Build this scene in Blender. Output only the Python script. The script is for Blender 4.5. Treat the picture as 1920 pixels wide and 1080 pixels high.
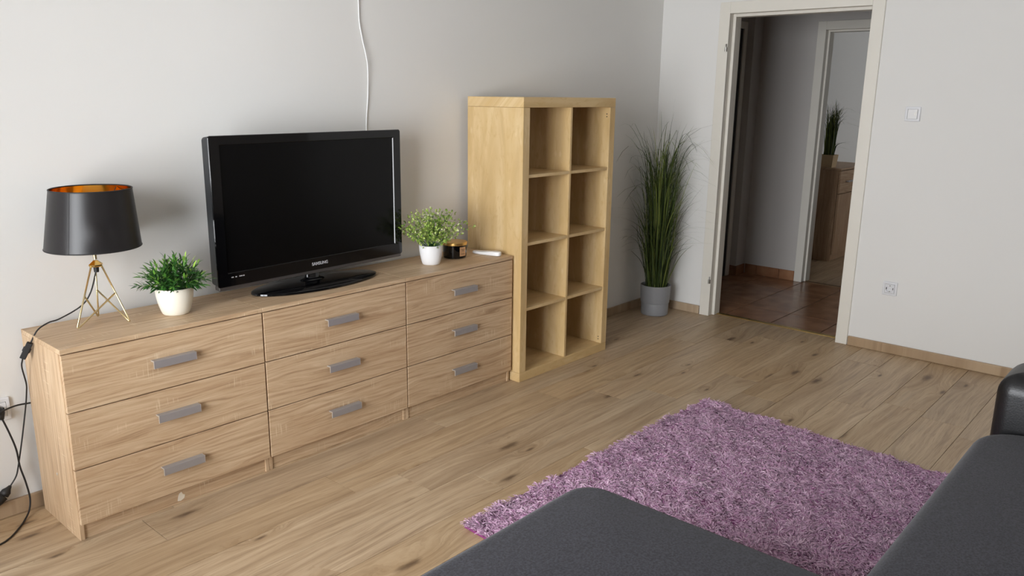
import bpy, bmesh, math, random
import numpy as np
from mathutils import Vector, Matrix, noise as mnoise

for o in list(bpy.data.objects):
    bpy.data.objects.remove(o)
S = bpy.context.scene
C = S.collection
PI = math.pi

# ------------------------------------------------------------------ camera
# x runs along the TV wall (far corner at x=0), y=0 is the TV wall, the room lies at y<0
def make_camera():
    yaw, pitch, roll = 0.7238883, -0.2372092, 0.0134463
    f = Vector((math.cos(pitch)*math.cos(yaw), math.cos(pitch)*math.sin(yaw), math.sin(pitch)))
    r0 = Vector((math.sin(yaw), -math.cos(yaw), 0)); u0 = r0.cross(f)
    c, s = math.cos(roll), math.sin(roll)
    r = c*r0 + s*u0; u = -s*r0 + c*u0
    cd = bpy.data.cameras.new('camera'); cd.sensor_width = 36.0; cd.lens = 1509.13/1920*36
    cd.clip_start = 0.02
    co = bpy.data.objects.new('camera', cd); C.objects.link(co)
    m = Matrix((r, u, -f)).transposed().to_4x4(); m.translation = Vector((-5.0269, -3.0923, 1.5057))
    co.matrix_world = m
    S.camera = co
make_camera()

# ------------------------------------------------------------------ daylight
SKY_STRENGTH = 12.0
w = bpy.data.worlds.new('world'); S.world = w; w.use_nodes = True
bg = w.node_tree.nodes['Background']
bg.inputs[0].default_value = (0.94, 0.965, 1.0, 1); bg.inputs[1].default_value = SKY_STRENGTH
def portal(name, loc, direction, sx, sy):
    l = bpy.data.lights.new(name, 'AREA'); l.shape = 'RECTANGLE'; l.size = sx; l.size_y = sy
    l.cycles.is_portal = True
    o = bpy.data.objects.new(name, l); C.objects.link(o)
    o.location = loc; o.rotation_euler = Vector(direction).to_track_quat('-Z', 'Y').to_euler()
    return o
WIN_Y0, WIN_Y1, WIN_Z0, WIN_Z1 = -2.65, -0.72, 0.30, 2.30
XN = -5.95          # wall behind the camera, with the window
YR = -3.80          # wall behind the sofa
ZC = 2.62
portal('window_daylight', (XN-0.20, (WIN_Y0+WIN_Y1)/2, (WIN_Z0+WIN_Z1)/2), (1, 0, 0), WIN_Z1-WIN_Z0, WIN_Y1-WIN_Y0)
portal('bedroom_daylight', (3.95, -3.22, 1.5), (0, 1, 0), 0.7, 0.9)
S.view_settings.view_transform = 'Standard'; S.view_settings.look = 'None'
S.view_settings.gamma = 1.0; S.view_settings.use_curve_mapping = False
S.view_settings.exposure = 0.66

# ------------------------------------------------------------------ materials
def srgb(r, g, b):
    f = lambda c: (c/255/12.92) if c/255 <= 0.04045 else ((c/255+0.055)/1.055)**2.4
    return (f(r), f(g), f(b), 1)
MATS = {}
class NT:
    def __init__(s, name):
        s.m = bpy.data.materials.new(name); s.m.use_nodes = True; s.t = s.m.node_tree
        s.b = s.t.nodes['Principled BSDF']; MATS[name] = s.m
    def n(s, typ, ins=None, **kw):
        nd = s.t.nodes.new('ShaderNode'+typ)
        for k, v in kw.items(): setattr(nd, k, v)
        for k, v in (ins or {}).items(): s.set(nd.inputs[k], v)
        return nd
    def set(s, sock, v):
        if isinstance(v, bpy.types.NodeSocket): s.t.links.new(v, sock)
        else: sock.default_value = v
    def math(s, op, a, b=0.0, c=None, clamp=False):
        nd = s.t.nodes.new('ShaderNodeMath'); nd.operation = op; nd.use_clamp = clamp
        s.set(nd.inputs[0], a); s.set(nd.inputs[1], b)
        if c is not None: s.set(nd.inputs[2], c)
        return nd.outputs[0]
    def mix(s, fac, a, b, mode='MIX'):
        nd = s.t.nodes.new('ShaderNodeMix'); nd.data_type = 'RGBA'; nd.blend_type = mode
        s.set(nd.inputs[0], fac); s.set(nd.inputs[6], a); s.set(nd.inputs[7], b)
        return nd.outputs[2]
    def ramp(s, fac, stops):
        nd = s.t.nodes.new('ShaderNodeValToRGB'); s.set(nd.inputs[0], fac)
        e = nd.color_ramp.elements
        while len(e) < len(stops): e.new(0.5)
        for el, (p, c) in zip(e, stops):
            el.position = p; el.color = c if len(c) == 4 else (*c, 1)
        return nd.outputs[0]
    def smooth(s, v, lo, hi):
        nd = s.n('MapRange', {0: v, 1: lo, 2: hi, 3: 0.0, 4: 1.0}, interpolation_type='SMOOTHSTEP'); return nd.outputs[0]
    def bump(s, h, strength, dist=0.002):
        nd = s.n('Bump', {'Height': h, 'Strength': strength, 'Distance': dist}); s.set(s.b.inputs['Normal'], nd.outputs[0])
    def p(s, **kw):
        for k, v in kw.items(): s.set(s.b.inputs[k.replace('_', ' ')], v)

def plain(name, col, rough=0.5, metal=0.0, spec=0.5, noise=0.0, nscale=40.0, bump=0.0, coat=0.0):
    t = NT(name); t.p(Roughness=rough, Metallic=metal); t.set(t.b.inputs['Specular IOR Level'], spec)
    if coat: t.set(t.b.inputs['Coat Weight'], coat)
    tc = t.n('TexCoord'); nz = t.n('TexNoise', {'Vector': tc.outputs['Object'], 'Scale': nscale, 'Detail': 4.0})
    d = tuple(max(0, c*(1-noise)) for c in col[:3])+(1,); l = tuple(min(1, c*(1+noise)) for c in col[:3])+(1,)
    t.p(Base_Color=t.mix(nz.outputs[0], d, l))
    if bump: t.bump(nz.outputs[0], bump, 0.003)
    return t.m

def grain_coords(t, axis, rand=True):
    """(along, across, depth) from object coordinates, shifted per object"""
    tc = t.n('TexCoord'); sep = t.n('SeparateXYZ', {0: tc.outputs['Object']})
    X, Y, Z = sep.outputs
    a, b, c = {'x': (X, Z, Y), 'z': (Z, X, Y), 'f': (X, Y, Z)}[axis]
    if axis == 'x': b = t.math('ADD', Z, Y)
    if axis == 'z': b = t.math('ADD', X, t.math('MULTIPLY', Y, 1.0))
    if rand:
        oi = t.n('ObjectInfo').outputs['Random']
        a = t.math('ADD', a, t.math('MULTIPLY', oi, 37.0)); b = t.math('ADD', b, t.math('MULTIPLY', oi, 61.0))
    return a, b, c
def vec(t, a, b, sa, sb):
    return t.n('CombineXYZ', {0: t.math('MULTIPLY', a, sa), 1: t.math('MULTIPLY', b, sb), 2: 0.0}).outputs[0]

def sonoma(name, axis, tint=(1, 1, 1, 1)):
    t = NT(name); a, b, c = grain_coords(t, axis)
    broad = t.n('TexNoise', {'Vector': vec(t, a, b, 1.3, 9.0), 'Scale': 1.0, 'Detail': 3.0, 'Distortion': 0.6}).outputs[0]
    wave = t.n('TexNoise', {'Vector': vec(t, a, t.math('ADD', b, t.math('MULTIPLY', broad, 0.09)), 3.0, 95.0), 'Scale': 1.0, 'Detail': 5.0, 'Roughness': 0.62}).outputs[0]
    fine = t.n('TexNoise', {'Vector': vec(t, a, b, 14.0, 420.0), 'Scale': 1.0, 'Detail': 3.0}).outputs[0]
    sawm = t.n('TexNoise', {'Vector': vec(t, a, b, 170.0, 9.0), 'Scale': 1.0, 'Detail': 2.0}).outputs[0]
    patch = t.n('TexNoise', {'Vector': vec(t, a, b, 5.0, 12.0), 'Scale': 1.0, 'Detail': 1.0}).outputs[0]
    base = t.ramp(wave, [(0.30, srgb(160, 130, 100)), (0.47, srgb(194, 165, 132)), (0.62, srgb(208, 182, 150)), (0.8, srgb(219, 197, 168))])
    base = t.mix(t.math('MULTIPLY', t.smooth(broad, 0.45, 0.75), 0.30), base, srgb(176, 140, 104))
    base = t.mix(t.math('MULTIPLY', t.smooth(fine, 0.52, 0.72), 0.28), base, srgb(158, 122, 86))
    mk = t.math('MULTIPLY', t.smooth(sawm, 0.55, 0.66), t.smooth(patch, 0.55, 0.68))
    base = t.mix(t.math('MULTIPLY', mk, 0.5), base, srgb(226, 207, 176))
    t.p(Base_Color=t.mix(1.0, base, tint, 'MULTIPLY'), Roughness=0.48); t.set(t.b.inputs['Specular IOR Level'], 0.35)
    t.bump(wave, 0.12, 0.001); return t.m

def birch(name, axis='z'):
    t = NT(name); a, b, c = grain_coords(t, axis)
    n1 = t.n('TexNoise', {'Vector': vec(t, a, b, 2.2, 12.0), 'Scale': 1.0, 'Detail': 4.0, 'Distortion': 0.8}).outputs[0]
    n2 = t.n('TexNoise', {'Vector': vec(t, a, b, 11.0, 30.0), 'Scale': 1.0, 'Detail': 5.0, 'Distortion': 1.8}).outputs[0]
    strip = t.n('TexNoise', {'Vector': vec(t, a, b, 0.15, 13.0), 'Scale': 1.0, 'Detail': 0.0}).outputs[0]
    vo = t.n('TexVoronoi', {'Vector': vec(t, a, b, 5.0, 11.0), 'Scale': 1.0}, voronoi_dimensions='2D').outputs
    base = t.ramp(n1, [(0.3, srgb(198, 168, 120)), (0.5, srgb(211, 182, 134)), (0.72, srgb(224, 199, 154))])
    base = t.mix(t.math('MULTIPLY', t.smooth(n2, 0.48, 0.75), 0.55), base, srgb(194, 160, 106))
    base = t.mix(t.math('MULTIPLY', t.smooth(strip, 0.42, 0.6), 0.30), base, srgb(204, 170, 112))
    knot = t.math('MULTIPLY', t.math('SUBTRACT', 1.0, t.smooth(vo[0], 0.02, 0.13)), t.smooth(t.n('SeparateColor', {0: vo[1]}).outputs[0], 0.62, 0.7))
    base = t.mix(t.math('MULTIPLY', knot, 0.25), base, srgb(240, 220, 180))
    t.p(Base_Color=base, Roughness=0.42); t.set(t.b.inputs['Specular IOR Level'], 0.4); return t.m

def laminate(name, tint=(1, 1, 1)):
    t = NT(name); a, b, c = grain_coords(t, 'f')
    oi = t.n('ObjectInfo').outputs['Random']
    wob = t.n('TexNoise', {'Vector': vec(t, a, b, 1.2, 5.0), 'Scale': 1.0, 'Detail': 2.0}).outputs[0]
    vo = t.n('TexVoronoi', {'Vector': vec(t, a, t.math('ADD', b, t.math('MULTIPLY', wob, 0.02)), 1.7, 5.2), 'Scale': 1.0, 'Randomness': 1.0}, voronoi_dimensions='2D')
    vc = t.n('SeparateColor', {0: vo.outputs[1]}).outputs
    sel = t.smooth(vc[0], 0.30, 0.34)
    rag = t.n('TexNoise', {'Vector': vec(t, a, b, 26.0, 60.0), 'Scale': 1.0, 'Detail': 3.0}).outputs[0]
    d = t.math('ADD', t.math('MULTIPLY', vo.outputs[0], t.math('ADD', 0.75, t.math('MULTIPLY', vc[1], 1.8))), t.math('MULTIPLY', t.math('SUBTRACT', rag, 0.5), 0.11))
    knot = t.math('MULTIPLY', t.math('SUBTRACT', 1.0, t.smooth(d, 0.01, 0.14)), sel)
    halo = t.math('MULTIPLY', t.math('SUBTRACT', 1.0, t.smooth(d, 0.05, 0.55)), sel)
    bb = t.math('ADD', b, t.math('ADD', t.math('MULTIPLY', wob, 0.11), t.math('MULTIPLY', halo, 0.045)))
    st_ = t.n('TexNoise', {'Vector': vec(t, a, bb, 0.7, 13.0), 'Scale': 1.0, 'Detail': 3.0, 'Distortion': 0.4}).outputs[0]
    g1 = t.n('TexNoise', {'Vector': vec(t, a, bb, 1.8, 46.0), 'Scale': 1.0, 'Detail': 5.0, 'Roughness': 0.6}).outputs[0]
    g2 = t.n('TexNoise', {'Vector': vec(t, a, bb, 9.0, 230.0), 'Scale': 1.0, 'Detail': 3.0}).outputs[0]
    base = t.ramp(g1, [(0.28, srgb(150, 125, 98)), (0.45, srgb(180, 154, 122)), (0.60, srgb(194, 169, 137)), (0.8, srgb(208, 186, 155))])
    base = t.mix(t.math('MULTIPLY', t.smooth(g2, 0.50, 0.68), 0.42), base, srgb(138, 108, 76))
    base = t.mix(t.math('MULTIPLY', t.smooth(st_, 0.48, 0.72), 0.42), base, srgb(148, 120, 90))
    base = t.mix(t.math('MULTIPLY', t.smooth(t.math('SUBTRACT', 1.0, st_), 0.52, 0.75), 0.40), base, srgb(214, 194, 164))
    base = t.mix(t.math('MULTIPLY', halo, 0.30), base, srgb(150, 118, 80))
    base = t.mix(t.math('MULTIPLY', knot, 0.85), base, srgb(84, 60, 40))
    hsv = t.n('HueSaturation', {'Saturation': t.math('ADD', 0.94, t.math('MULTIPLY', oi, 0.12)), 'Value': t.math('ADD', 0.92, t.math('MULTIPLY', t.math('FRACT', t.math('MULTIPLY', oi, 7.31)), 0.13)), 'Color': base}).outputs[0]
    t.p(Base_Color=t.mix(1.0, hsv, (*tint, 1), 'MULTIPLY'), Roughness=t.math('ADD', 0.36, t.math('MULTIPLY', g1, 0.12)))
    t.set(t.b.inputs['Specular IOR Level'], 0.45); t.bump(g1, 0.08, 0.001); return t.m

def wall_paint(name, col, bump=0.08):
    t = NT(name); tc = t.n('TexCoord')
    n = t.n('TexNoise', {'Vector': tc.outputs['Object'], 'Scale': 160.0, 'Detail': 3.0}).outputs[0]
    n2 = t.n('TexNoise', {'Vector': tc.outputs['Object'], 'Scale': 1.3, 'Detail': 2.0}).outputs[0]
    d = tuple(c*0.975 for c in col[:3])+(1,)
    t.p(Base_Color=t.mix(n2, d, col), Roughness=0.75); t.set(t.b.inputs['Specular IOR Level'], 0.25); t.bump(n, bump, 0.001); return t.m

def objrand_colour(name, stops, rough=0.5, spec=0.4, along=None):
    t = NT(name); oi = t.n('ObjectInfo').outputs['Random']
    col = t.ramp(oi, stops)
    t.p(Base_Color=col, Roughness=rough); t.set(t.b.inputs['Specular IOR Level'], spec); return t.m

def attr_colour(name, stops, rough=0.6, spec=0.3, sheen=0.0):
    t = NT(name); at = t.n('Attribute', attribute_name='tone').outputs['Fac']
    t.p(Base_Color=t.ramp(at, stops), Roughness=rough); t.set(t.b.inputs['Specular IOR Level'], spec)
    if sheen: t.set(t.b.inputs['Sheen Weight'], sheen)
    return t.m

def fabric(name, c1, c2):
    t = NT(name); tc = t.n('TexCoord')
    n = t.n('TexNoise', {'Vector': tc.outputs['Object'], 'Scale': 170.0, 'Detail': 5.0, 'Roughness': 0.75}).outputs[0]
    n2 = t.n('TexNoise', {'Vector': tc.outputs['Object'], 'Scale': 6.0, 'Detail': 3.0}).outputs[0]
    col = t.mix(t.smooth(n, 0.35, 0.65), c1, c2)
    t.p(Base_Color=t.mix(t.math('MULTIPLY', n2, 0.35), col, c1), Roughness=0.9); t.set(t.b.inputs['Specular IOR Level'], 0.15)
    t.set(t.b.inputs['Sheen Weight'], 0.15); t.bump(n, 0.35, 0.002); return t.m

def tile_mat(name):
    t = NT(name); tc = t.n('TexCoord'); oi = t.n('ObjectInfo').outputs['Random']
    n = t.n('TexNoise', {'Vector': t.n('VectorMath', {0: tc.outputs['Object'], 1: t.n('CombineXYZ', {0: t.math('MULTIPLY', oi, 50.0)}).outputs[0]}, operation='ADD').outputs[0], 'Scale': 7.0, 'Detail': 5.0}).outputs[0]
    base = t.ramp(n, [(0.3, srgb(136, 94, 68)), (0.55, srgb(158, 114, 84)), (0.8, srgb(174, 132, 100))])
    t.p(Base_Color=base, Roughness=0.22); t.set(t.b.inputs['Specular IOR Level'], 0.5); t.bump(n, 0.05, 0.002); return t.m

def pane_mat(name):
    t = NT(name); nt = t.t
    out = nt.nodes['Material Output']; tr = t.n('BsdfTransparent'); gl = t.n('BsdfGlossy', {'Roughness': 0.02})
    fr = t.n('Fresnel', {'IOR': 1.45}); mx = nt.nodes.new('ShaderNodeMixShader')
    nt.links.new(fr.outputs[0], mx.inputs[0]); nt.links.new(tr.outputs[0], mx.inputs[1]); nt.links.new(gl.outputs[0], mx.inputs[2])
    nt.links.new(mx.outputs[0], out.inputs[0]); return t.m

M_wall = wall_paint('wall_paint', srgb(232, 231, 228))
M_wall_hall_dim = wall_paint('hall_paint_dimmed', srgb(194, 190, 186))  # wall white darkened in its colour to stand in for the dimmer hallway light
M_wall_fill_cut = wall_paint('fill_cut_greige', srgb(182, 176, 168))  # tone chosen for an unseen wall, to weaken the light it bounces back
M_ceiling = wall_paint('ceiling_paint', srgb(238, 238, 236), 0.04)
M_frame = plain('door_frame_enamel', srgb(228, 224, 214), 0.38, noise=0.03, nscale=9)
M_son_x = sonoma('sonoma_oak_horizontal', 'x')
M_son_z = sonoma('sonoma_oak_vertical', 'z')
M_birch = birch('birch_foil', 'z')
M_birch_x = birch('birch_foil_horizontal', 'x')
M_floor = laminate('oak_laminate')
M_floor2 = laminate('bedroom_laminate', (0.84, 0.84, 0.86))
M_base = laminate('skirting_oak', (0.93, 0.93, 0.95))
M_dark_gap = plain('dark_joint', srgb(70, 52, 36), 0.8)
M_tile = tile_mat('terracotta')
M_grout = plain('grout', srgb(72, 54, 42), 0.9, noise=0.15)
M_brass = plain('brass_strip', srgb(196, 168, 104), 0.32, 1.0, noise=0.08)
M_gold = plain('polished_gold', srgb(240, 202, 124), 0.16, 1.0)
M_goldmatt = plain('satin_gold_lid', srgb(222, 182, 110), 0.34, 1.0)
M_liner = plain('gold_foil_liner', srgb(255, 192, 88), 0.13, 1.0, noise=0.06, nscale=12)
M_wire = plain('pale_brass_wire', srgb(222, 204, 160), 0.28, 1.0)
M_shade = plain('black_shade', srgb(32, 30, 31), 0.36, 0.0, 0.42, noise=0.05, nscale=6)
M_black = plain('matt_black', srgb(28, 27, 28), 0.55)
M_rubber = plain('black_rubber', srgb(32, 30, 30), 0.5)
M_gloss = plain('piano_black', srgb(10, 10, 12), 0.06, 0.0, 0.5)
M_tvback = plain('tv_casing', srgb(36, 38, 41), 0.42)
M_tvstrip = plain('tv_grey_strip', srgb(98, 94, 92), 0.3, 0.6)
M_screen = plain('lcd_panel', srgb(7, 7, 8), 0.16, 0.0, 0.22)
M_logo = plain('silver_print', srgb(205, 205, 208), 0.35, 0.3)
M_alu = plain('satin_aluminium', srgb(166, 163, 164), 0.40, 0.45, noise=0.03, nscale=60)
M_alu_end = plain('aluminium_end', srgb(222, 220, 216), 0.3, 0.7)
M_white = plain('white_plastic', srgb(236, 236, 236), 0.35)
M_socket = plain('socket_plastic', srgb(226, 227, 230), 0.3)
M_hole = plain('dark_hole', srgb(28, 28, 30), 0.7)
M_pot_cream = plain('cream_ceramic', srgb(238, 233, 218), 0.28, noise=0.01)
M_pot_white = plain('white_ceramic', srgb(240, 240, 241), 0.3)
M_pot_grey = plain('grey_plastic_pot', srgb(150, 152, 156), 0.5, noise=0.04, nscale=60)
M_soil = plain('dark_soil', srgb(40, 34, 26), 0.95, noise=0.4, nscale=120, bump=0.6)
M_leaf1 = objrand_colour('bush_leaf', [(0.0, srgb(46, 92, 36)), (0.45, srgb(82, 136, 54)), (0.8, srgb(116, 166, 66)), (1.0, srgb(164, 194, 84))], 0.45)
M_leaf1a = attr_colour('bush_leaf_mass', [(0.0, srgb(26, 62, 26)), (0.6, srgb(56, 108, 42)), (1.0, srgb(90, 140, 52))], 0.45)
M_stem1 = plain('bush_stem', srgb(54, 96, 44), 0.5)
M_leaf2 = attr_colour('box_leaf', [(0.0, srgb(84, 116, 46)), (0.4, srgb(142, 172, 74)), (0.75, srgb(190, 206, 118)), (1.0, srgb(232, 236, 190))], 0.5)
M_blade = objrand_colour('grass_blade', [(0.0, srgb(40, 54, 28)), (0.4, srgb(74, 92, 44)), (0.75, srgb(104, 120, 56)), (1.0, srgb(150, 160, 82))], 0.5)
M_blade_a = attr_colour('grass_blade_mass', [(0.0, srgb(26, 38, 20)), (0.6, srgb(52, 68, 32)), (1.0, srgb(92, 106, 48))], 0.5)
M_rug = attr_colour('mauve_pile', [(0.0, srgb(142, 88, 128)), (0.25, srgb(186, 145, 174)), (0.7, srgb(207, 170, 196)), (1.0, srgb(224, 194, 214))], 0.85, 0.15, 0.3)
M_rugback = plain('rug_backing', srgb(122, 52, 104), 0.95, noise=0.3, nscale=90)
M_fabric = fabric('charcoal_weave', srgb(31, 31, 36), srgb(62, 61, 70))
M_leather = plain('black_leatherette', srgb(20, 20, 22), 0.38, 0.0, 0.5, noise=0.1, nscale=180, bump=0.15)
M_pane = pane_mat('window_glass')
M_doorway_dark = plain('unlit_doorway_dark', srgb(26, 22, 20), 0.6, noise=0.2, nscale=14)  # near-black colour standing in for the shade of the unlit room
M_cab = laminate('bedroom_oak', (0.80, 0.76, 0.74))
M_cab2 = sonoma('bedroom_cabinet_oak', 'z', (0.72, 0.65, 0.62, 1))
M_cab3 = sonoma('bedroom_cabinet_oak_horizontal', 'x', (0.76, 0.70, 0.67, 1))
M_box = plain('raffia_pot', srgb(196, 170, 132), 0.7, noise=0.12, nscale=70)
M_glassblk = plain('black_glass', srgb(8, 8, 9), 0.05, 0.0, 0.6)
M_label = plain('copper_label', srgb(214, 170, 128), 0.35, 0.5)
M_bulb = plain('opal_bulb', srgb(240, 236, 226), 0.3)
M_steel = plain('steel', srgb(170, 168, 162), 0.3, 1.0)

# ------------------------------------------------------------------ mesh helpers
class MB:
    def __init__(s): s.v = []; s.f = []
    def add(s, v, f):
        k = len(s.v); s.v += [tuple(q) for q in v]; s.f += [tuple(i+k for i in q) for q in f]; return s
    def box(s, x0, x1, y0, y1, z0, z1):
        return s.add([(x, y, z) for z in (z0, z1) for y in (y0, y1) for x in (x0, x1)],
                     [(0, 2, 3, 1), (4, 5, 7, 6), (0, 1, 5, 4), (2, 6, 7, 3), (0, 4, 6, 2), (1, 3, 7, 5)])
    def lathe(s, prof, n=40, c=(0, 0, 0), sx=1, sy=1, cap=False):
        v = []; f = []
        for r, z in prof:
            for i in range(n):
                a = 2*PI*i/n; v.append((c[0]+sx*r*math.cos(a), c[1]+sy*r*math.sin(a), c[2]+z))
        for j in range(len(prof)-1):
            for i in range(n):
                i2 = (i+1) % n; f.append((j*n+i, j*n+i2, (j+1)*n+i2, (j+1)*n+i))
        if cap:
            f.append(tuple(range(n-1, -1, -1))); k = (len(prof)-1)*n; f.append(tuple(range(k, k+n)))
        return s.add(v, f)
    def tube(s, pts, r, n=8, closed=False):
        P = [Vector(q) for q in pts]; m = len(P); rr = r if isinstance(r, (list, tuple)) else [r]*m
        v = []; f = []; nrm = None
        for i in range(m):
            if closed: t = (P[(i+1) % m]-P[i-1]).normalized()
            else: t = (P[min(i+1, m-1)]-P[max(i-1, 0)]).normalized()
            if nrm is None: nrm = t.orthogonal().normalized()
            else: nrm = (nrm - t*nrm.dot(t)); nrm = nrm.normalized() if nrm.length > 1e-6 else t.orthogonal().normalized()
            b = t.cross(nrm)
            for k in range(n):
                a = 2*PI*k/n; v.append(P[i]+(nrm*math.cos(a)+b*math.sin(a))*rr[i])
        for i in range(m if closed else m-1):
            i2 = (i+1) % m
            for k in range(n):
                k2 = (k+1) % n; f.append((i*n+k, i*n+k2, i2*n+k2, i2*n+k))
        if not closed:
            f.append(tuple(range(n-1, -1, -1))); f.append(tuple(range((m-1)*n, m*n)))
        return s.add(v, f)
    def mesh(s, name, smooth=False):
        me = bpy.data.meshes.new(name); me.from_pydata(s.v, [], s.f); me.update()
        if smooth: me.shade_smooth()
        return me
def spline(pts, n=8):
    P = [Vector(p) for p in pts]; out = []
    P = [P[0]*2-P[1]]+P+[P[-1]*2-P[-2]]
    for i in range(1, len(P)-2):
        for k in range(n):
            t = k/n; a, b, c, d = P[i-1], P[i], P[i+1], P[i+2]
            out.append(0.5*((2*b)+(c-a)*t+(2*a-5*b+4*c-d)*t*t+(3*b-a-3*c+d)*t**3))
    out.append(P[-2]); return out
def link(name, me, mat, parent=None):
    o = bpy.data.objects.new(name, me); C.objects.link(o)
    if mat is not None and me is not None and not me.materials: me.materials.append(mat)
    if parent is not None: o.parent = parent
    return o
def obj(name, mb, mat, parent=None, smooth=False, angle=None):
    me = mb.mesh(name, smooth or angle is not None)
    if angle is not None: me.set_sharp_from_angle(angle=math.radians(angle))
    return link(name, me, mat, parent)
def bevel_mesh(name, mb, off, seg=2):
    bm = bmesh.new(); me = mb.mesh(name); bm.from_mesh(me)
    bmesh.ops.recalc_face_normals(bm, faces=bm.faces)
    bmesh.ops.bevel(bm, geom=list(bm.edges), offset=off, segments=seg, profile=0.5, affect='EDGES', clamp_overlap=True)
    bm.to_mesh(me); bm.free(); return me
def bbox(name, x0, x1, y0, y1, z0, z1, mat, parent=None, off=0.0015, seg=1):
    return link(name, bevel_mesh(name, MB().box(x0, x1, y0, y1, z0, z1), off, seg), mat, parent)
def obox(name, x0, x1, y0, y1, z0, z1, mat, parent=None, off=0.0015, seg=1):
    """box whose own origin is its corner, so its grain is its own"""
    o = bbox(name, 0, x1-x0, 0, y1-y0, 0, z1-z0, mat, parent, off, seg); o.location = (x0, y0, z0); return o
def thing(name, label, cat, loc=(0, 0, 0), rotz=0, group=None):
    o = bpy.data.objects.new(name, None); C.objects.link(o); o.empty_display_size = 0.05
    o.location = loc; o.rotation_euler = (0, 0, rotz); tag(o, label, cat, group); return o
def tag(o, label, cat, group=None):
    o['label'] = label; o['category'] = cat
    if group: o['group'] = group
    return o
def struct(o, label=None, cat=None):
    o['kind'] = 'structure'
    if label: o['label'] = label
    if cat: o['category'] = cat
    return o
def attr_mesh(name, V, F, tone, mat):
    """numpy verts (n,3), quads (m,4), one tone per vertex"""
    me = bpy.data.meshes.new(name)
    me.vertices.add(len(V)); me.vertices.foreach_set('co', V.astype(np.float32).ravel())
    k = F.shape[1]
    me.loops.add(F.size); me.loops.foreach_set('vertex_index', F.astype(np.int32).ravel())
    me.polygons.add(len(F)); me.polygons.foreach_set('loop_start', np.arange(0, F.size, k, dtype=np.int32))
    me.update(calc_edges=True)
    a = me.attributes.new('tone', 'FLOAT', 'POINT'); a.data.foreach_set('value', tone.astype(np.float32))
    me.materials.append(mat); return me

# ================================================================== THE SETTING
# --- floor of laminate planks, each a piece of its own
rng = random.Random(4)
fl = struct(obj('floor', MB().box(XN, 0.10, YR, 0.0, -0.06, -0.008), M_dark_gap), 'oak laminate floor of the living room', 'floor')
PW, PL, GAP = 0.198, 1.32, 0.0018
known = {1: -3.945, 2: -3.296, 3: -3.086, 4: -1.559, 5: -2.362, 6: -1.257, 9: -0.877}
def planks(parent, x0, x1, y0, y1, ystart, mat, known, seedoff=0.0):
    k = -1; cache = {}
    while True:
        yt = ystart-(k-1)*PW; yb = yt-PW
        if yt <= y0+0.004: break
        jx = known.get(k, (rng.random()*PL))
        s = x0+((jx-x0) % PL)-PL; xs = []
        while s < x1: xs.append(s); s += PL
        for a in xs:
            xa, xb = max(a, x0), min(a+PL, x1); ya, ybm = min(yt, y1), max(yb, y0)
            if xb-xa < 0.01 or ya-ybm < 0.01: continue
            key = (round(xb-xa, 4), round(ya-ybm, 4))
            if key not in cache:
                cache[key] = bevel_mesh('plank', MB().box(GAP/2, xb-xa-GAP/2, GAP/2, ya-ybm-GAP/2, -0.008, 0), 0.0007, 1)
            o = link('plank', cache[key], mat, parent); o.location = (xa, ybm, 0)
        k += 1
planks(fl, XN, 0.082, YR, 0.0, -0.376, M_floor, known)

# --- ceiling and walls
struct(obj('ceiling', MB().box(XN-0.3, 0.12, YR-0.12, 0.12, ZC, ZC+0.1), M_ceiling), 'white ceiling of the living room', 'ceiling')
struct(obj('wall_left', MB().box(XN-0.25, 0.0, 0.0, 0.12, -0.05, ZC), M_wall), 'off-white painted wall behind the television', 'wall')
struct(obj('wall_right', MB().box(XN-0.25, 0.12, YR-0.12, YR, -0.05, ZC), M_wall_fill_cut), 'unseen wall behind the sofa, greige to cut bounced light', 'wall')
DY0, DY1, DTOP = -0.434, -1.466, 2.097       # outside of the door casing
struct(obj('wall_far', MB().box(0, 0.12, DY0, 0.12, -0.05, ZC).box(0, 0.12, YR, DY1, -0.05, ZC).box(0, 0.12, DY1, DY0, DTOP, ZC), M_wall),
       'off-white wall with the open doorway', 'wall')
struct(obj('wall_near', MB().box(XN-0.25, XN, YR, WIN_Y0, -0.05, ZC).box(XN-0.25, XN, WIN_Y1, 0, -0.05, ZC)
       .box(XN-0.25, XN, WIN_Y0, WIN_Y1, -0.05, WIN_Z0).box(XN-0.25, XN, WIN_Y0, WIN_Y1, WIN_Z1, ZC), M_wall), 'white wall with the window', 'wall')
# window
wn = struct(bpy.data.objects.new('window_1', None), 'white framed window of the living room', 'window'); C.objects.link(wn); wn.location = (XN-0.12, 0, 0)
def win_parts(wn, y0, y1, z0, z1, mull=True):
    t = 0.07
    bbox('frame_post', -0.03, 0.03, y0, y0+t, z0, z1, M_frame, wn, 0.004); bbox('frame_post', -0.03, 0.03, y1-t, y1, z0, z1, M_frame, wn, 0.004)
    bbox('frame_rail', -0.03, 0.03, y0+t, y1-t, z0, z0+t, M_frame, wn, 0.004); bbox('frame_rail', -0.03, 0.03, y0+t, y1-t, z1-t, z1, M_frame, wn, 0.004)
    ym = (y0+y1)/2; bbox('mullion', -0.03, 0.03, ym-0.05, ym+0.05, z0+t, z1-t, M_frame, wn, 0.004)
    bbox('pane', -0.004, 0.004, y0+t, ym-0.05, z0+t, z1-t, M_pane, wn, 0.001); bbox('pane', -0.004, 0.004, ym+0.05, y1-t, z0+t, z1-t, M_pane, wn, 0.001)
win_parts(wn, WIN_Y0, WIN_Y1, WIN_Z0, WIN_Z1)
bbox('window_sill', 0.03, 0.26, WIN_Y0-0.04, WIN_Y1+0.04, WIN_Z0-0.03, WIN_Z0-0.001, M_frame, wn, 0.004)

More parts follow.
